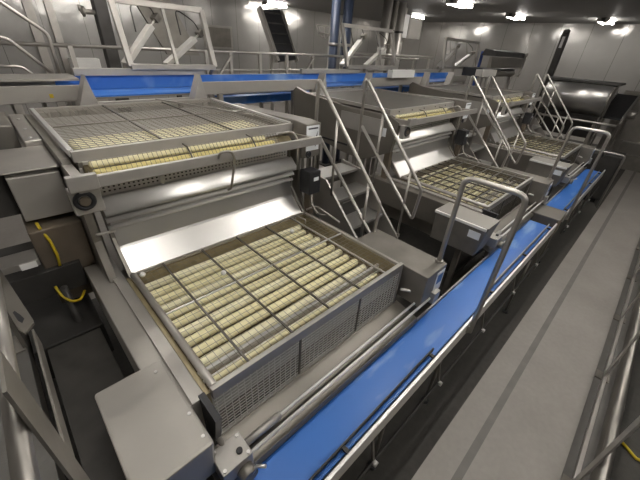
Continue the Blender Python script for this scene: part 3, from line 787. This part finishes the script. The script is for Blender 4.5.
for x, r, l in ((6.20,.10,'left'), (6.60,.115,'right')):
    t = thing('column', '%s of the two dark blue painted columns behind the second guard frame' % l, 'column', (x, 6.0, 0), 'dark blue columns')
    obj('shaft', MB().tube([(x,6.0,.02), (x,6.0,ZC)], r, 20), BLUECOL, t)
    obj('collar', MB().tube([(x,6.0,2.78), (x,6.0,2.84)], r+.012, 20), STEEL, t)
    obj('base_plate', MB().box(x-.2, x+.2, 5.8, 6.2, 0, .02), DARK, t)
for x, r, m, l in ((10.75,.16,STEEL,'leftmost, thick'), (11.2,.10,DULL,'middle, thin dull'), (11.62,.14,STEEL,'rightmost')):
    t = thing('pipe_riser', '%s vertical steel pipe left of the wall cabinets' % l, 'pipe', (x, 8, 0), 'vertical pipes at the back')
    obj('pipe', MB().tube([(x,8,0), (x,8,ZC)], r, 16), m, t)
    obj('clamp', MB().tube([(x,8,3.3), (x,8,3.36)], r+.015, 16), DARK, t)
t = thing('cabinet_stand', 'steel post carrying a narrow white and a wider grey electrical cabinet', 'cabinet', (13.1, 8.85, 0))
obj('post', MB().box(13.05, 13.17, 8.8, 8.92, 0, ZC), STEEL, t)
obj('arm', MB().box(12.4, 13.7, 8.71, 8.79, 3.4, 3.5), STEEL, t)
obj('cabinet_body', MB().box(12.35, 12.78, 8.4, 8.7, 3.2, 3.95), WHITE, t, .01, label='narrow white cabinet')
c = obj('cabinet_body', MB().box(12.82, 13.75, 8.4, 8.7, 3.2, 3.9), PLATE, t, .01, label='wider grey cabinet')
obj('cabinet_door', MB().box(12.87, 13.70, 8.385, 8.399, 3.25, 3.85), PLATE, c, .004)
t = thing('railing', 'pale pipe railing behind the second guard frame', 'railing', (11, 7, 0))
obj('top_rail', MB().tube([(7.6,7.0,2.62), (12.6,7.0,2.62)], .04, 10), TUBE, t)
for x in (8.0, 10.0, 12.4): obj('post', MB().box(x-.03, x+.03, 6.97, 7.03, 0, 2.6), STEEL, t)

# hooded machine in the background right
t = thing('hooded_machine', 'dark hooded machine with grey front panel above the third stairs', 'machine', (11, 4.1, 0))
obj('hood', MB().prism([(3.75,2.80), (3.77,2.92), (4.05,2.96), (4.12,2.80)], 'x', 9.95, 12.3), DARK, t, .01)
obj('front_panel', MB().prism([(3.70,2.52), (3.74,2.79), (3.80,2.79), (3.80,2.52)], 'x', 9.75, 12.15), SIDEDK, t)
obj('under_frame', MB().box(9.7, 12.1, 3.85, 4.4, 2.3, 2.5), BLACK, t)
obj('side_arm', MB().bar((12.2,3.75,2.3), (12.35,3.75,2.93), .07), STEEL, t)
obj('drum', MB().tube([(10.2,3.8,2.38), (11.9,3.8,2.38)], .07, 14), DULL, t)
for x in (9.8, 12.0):
    for y in (3.9, 4.35): obj('leg', MB().box(x-.04, x+.04, y-.04, y+.04, 0, 2.4), STEEL, t)
o = obj('blue_bracket', MB().bar((10.9,4.5,2.86), (11.7,4.5,2.86), .06, .08).bar((10.93,4.5,0), (10.93,4.5,2.83), .06, .06), BLUEFR)
tag(o, 'small blue painted frame left of the dark hooded machine', 'frame')
o = obj('junction_box', MB().box(8.65, 9.5, 3.42, 3.6, 2.365, 2.51), CREAM, None, .01)
tag(o, 'pale box in front of the dark hooded machine, above the second stairs', 'box')
t = thing('box_stand', 'thin steel stand under the pale box', 'stand', (9.1, 3.51, 0))
obj('post', MB().box(9.07, 9.13, 3.48, 3.54, 0, 2.34), STEEL, t)
obj('top_plate', MB().box(8.9, 9.3, 3.44, 3.58, 2.341, 2.364), STEEL, t)

t = thing('tilted_post', 'tall dark post rising above the curved steel hopper', 'post', (11.9, 2.8, 0))
obj('post', MB().bar((11.85,2.8,0), (11.85,2.8,3.42), .13, .16), DARK, t, .01)
obj('cap', MB().tube([(11.85,2.8,3.42), (11.85,2.8,3.5), (11.85,2.8,3.53)], [.085,.085,.05], 12), DARK, t)
obj('light_strip', MB().box(11.77, 11.785, 2.77, 2.83, 3.1, 3.36), BRIGHT, t)

# big curved hopper at the end of the row
t = thing('curved_hopper', 'big rounded polished steel hopper at the far end of the row', 'hopper', (10.4, 1.7, 0))
pr = [(10.55,2.39)]
for i in range(11):
    a = math.radians(80+ (210-80)*i/10); pr.append((10.30+.30*math.cos(a), 2.10+.27*math.sin(a)))
pr += [(10.12,1.88), (10.25,1.74)]
obj('shell', MB().sheet(pr, 'y', 1.08, 2.36, .02), SHEET, t)
obj('end_cap', MB().prism([(p[0], p[1]) for p in pr]+[(10.6,1.74)], 'y', 1.05, 1.078), DULL, t)
obj('end_cap', MB().prism([(p[0], p[1]) for p in pr]+[(10.6,1.74)], 'y', 2.362, 2.39), DULL, t)
obj('lid', MB().box(10.3, 11.2, 1.0, 2.5, 2.395, 2.44), DARK, t, .006)
obj('belly', MB().prism([(10.2,1.735), (10.9,1.735), (10.75,1.2), (10.45,1.2)], 'y', 1.1, 2.35), DARK, t)
for x in (10.3, 10.85):
    for y in (1.12, 2.3): obj('leg', MB().box(x-.035, x+.035, y-.035, y+.035, 0, 1.76), DULL, t)
obj('front_rail', MB().tube([(10.05,2.35,1.62), (10.05,.70,1.62)], .025, 10), TUBE, t)
obj('rail_arm', MB().bar((10.05,2.3,1.62), (10.3,2.3,1.62), .03), STEEL, t)
obj('rail_arm', MB().bar((10.05,1.12,1.62), (10.3,1.12,1.62), .03), STEEL, t)

# take-off unit past the hopper
t = thing('inclined_conveyor', 'dark inclined take off conveyor at the far right end of the aisle', 'conveyor', (12.2, 1.0, 0))
for y in (.74, 1.24):
    obj('side_plate', MB().prism([(11.4,1.52), (11.4,1.70), (13.1,2.18), (13.1,2.0)], 'y', y, y+.03), SATIN, t)
obj('belt', MB().prism([(11.42,1.60), (11.42,1.64), (13.08,2.10), (13.08,2.06)], 'y', .772, 1.238), BLACK, t)
for x, z in ((11.6,1.56), (12.9,1.92)):
    for y in (.755, 1.255): obj('leg', MB().box(x-.04, x+.04, y-.02, y+.02, 0, z), DULL, t)
    obj('brace', MB().bar((x,.755,.9), (x-.25,.755,1.5), .04), DULL, t)
obj('motor', MB().tube([(12.0,.56,1.72), (12.0,.735,1.72)], .10, 14), STEEL, t)
obj('guide_plate', MB().prism([(11.9,1.85), (11.9,2.02), (13.0,2.36), (13.0,2.18)], 'y', 1.275, 1.30), STEEL, t)
t = thing('end_unit', 'low dark machine block where the aisle ends', 'machine', (10.6, .5, 0))
obj('body', MB().box(9.45, 10.12, .28, .95, .12, 1.1), DARK, t, .02)
obj('rail', MB().tube([(9.3,.25,0), (9.3,.25,1.18), (9.3,.92,1.18), (9.3,.92,0)], .02, 8, bend=.08), TUBE, t)
obj('rail_stay', MB().bar((9.3,.6,1.16), (9.46,.6,1.05), .02), STEEL, t)
obj('foot', MB().box(9.55, 10.0, .35, .9, 0, .12), BLACK, t)
t = thing('cross_railing', 'double pipe railing crossing the far end of the aisle', 'railing', (13.0, -.4, 0))
for z in (.59, .92): obj('rail', MB().tube([(13.0,-1.6,z), (13.0,.62,z)], .022, 8), TUBE, t)
for y in (-1.6, -.5, .62): obj('post', MB().box(12.97, 13.03, y-.03, y+.03, 0, .95), DULL, t)
t = thing('partition', 'dark grey metal partition closing the far end of the aisle', 'partition', (13.7, -1, 0))
obj('panel', MB().box(13.6, 13.7, -3.4, 1.15, .05, 2.1), DULL, t)
obj('frame', MB().box(13.56, 13.74, -3.4, 1.15, 2.101, 2.18), DULL, t)
for y in (-3.3, -1.1, 1.05): obj('post', MB().box(13.55, 13.6, y-.05, y+.05, 0, 2.1), DULL, t)

# ------------------------------------------------------------------ camera
cam = bpy.data.cameras.new('camera'); co = bpy.data.objects.new('camera', cam); COL.objects.link(co)
R = ((.720,-.326,.613), (-.692,-.413,.592), (.060,-.850,-.523))     # world rows x (right, down, forward)
fx = Vector([R[i][0] for i in range(3)]).normalized(); fz = Vector([R[i][2] for i in range(3)])
fz = (fz - fx*fz.dot(fx)).normalized(); fy = fz.cross(fx)            # down
M = Matrix((fx, -fy, -fz)).transposed().to_4x4(); M.translation = (0, 0, 2.8)
co.matrix_world = M
cam.sensor_width = 36; cam.lens = 36*318.83/640; cam.clip_start = .02; cam.clip_end = 100
S.camera = co

w = bpy.data.worlds.new('world'); S.world = w; w.use_nodes = True
w.node_tree.nodes['Background'].inputs[0].default_value = (.5,.49,.47,1)
w.node_tree.nodes['Background'].inputs[1].default_value = .05
S.view_settings.view_transform = 'Standard'; S.view_settings.look = 'None'
S.view_settings.gamma = 1; S.view_settings.use_curve_mapping = False
S.view_settings.exposure = -0.14
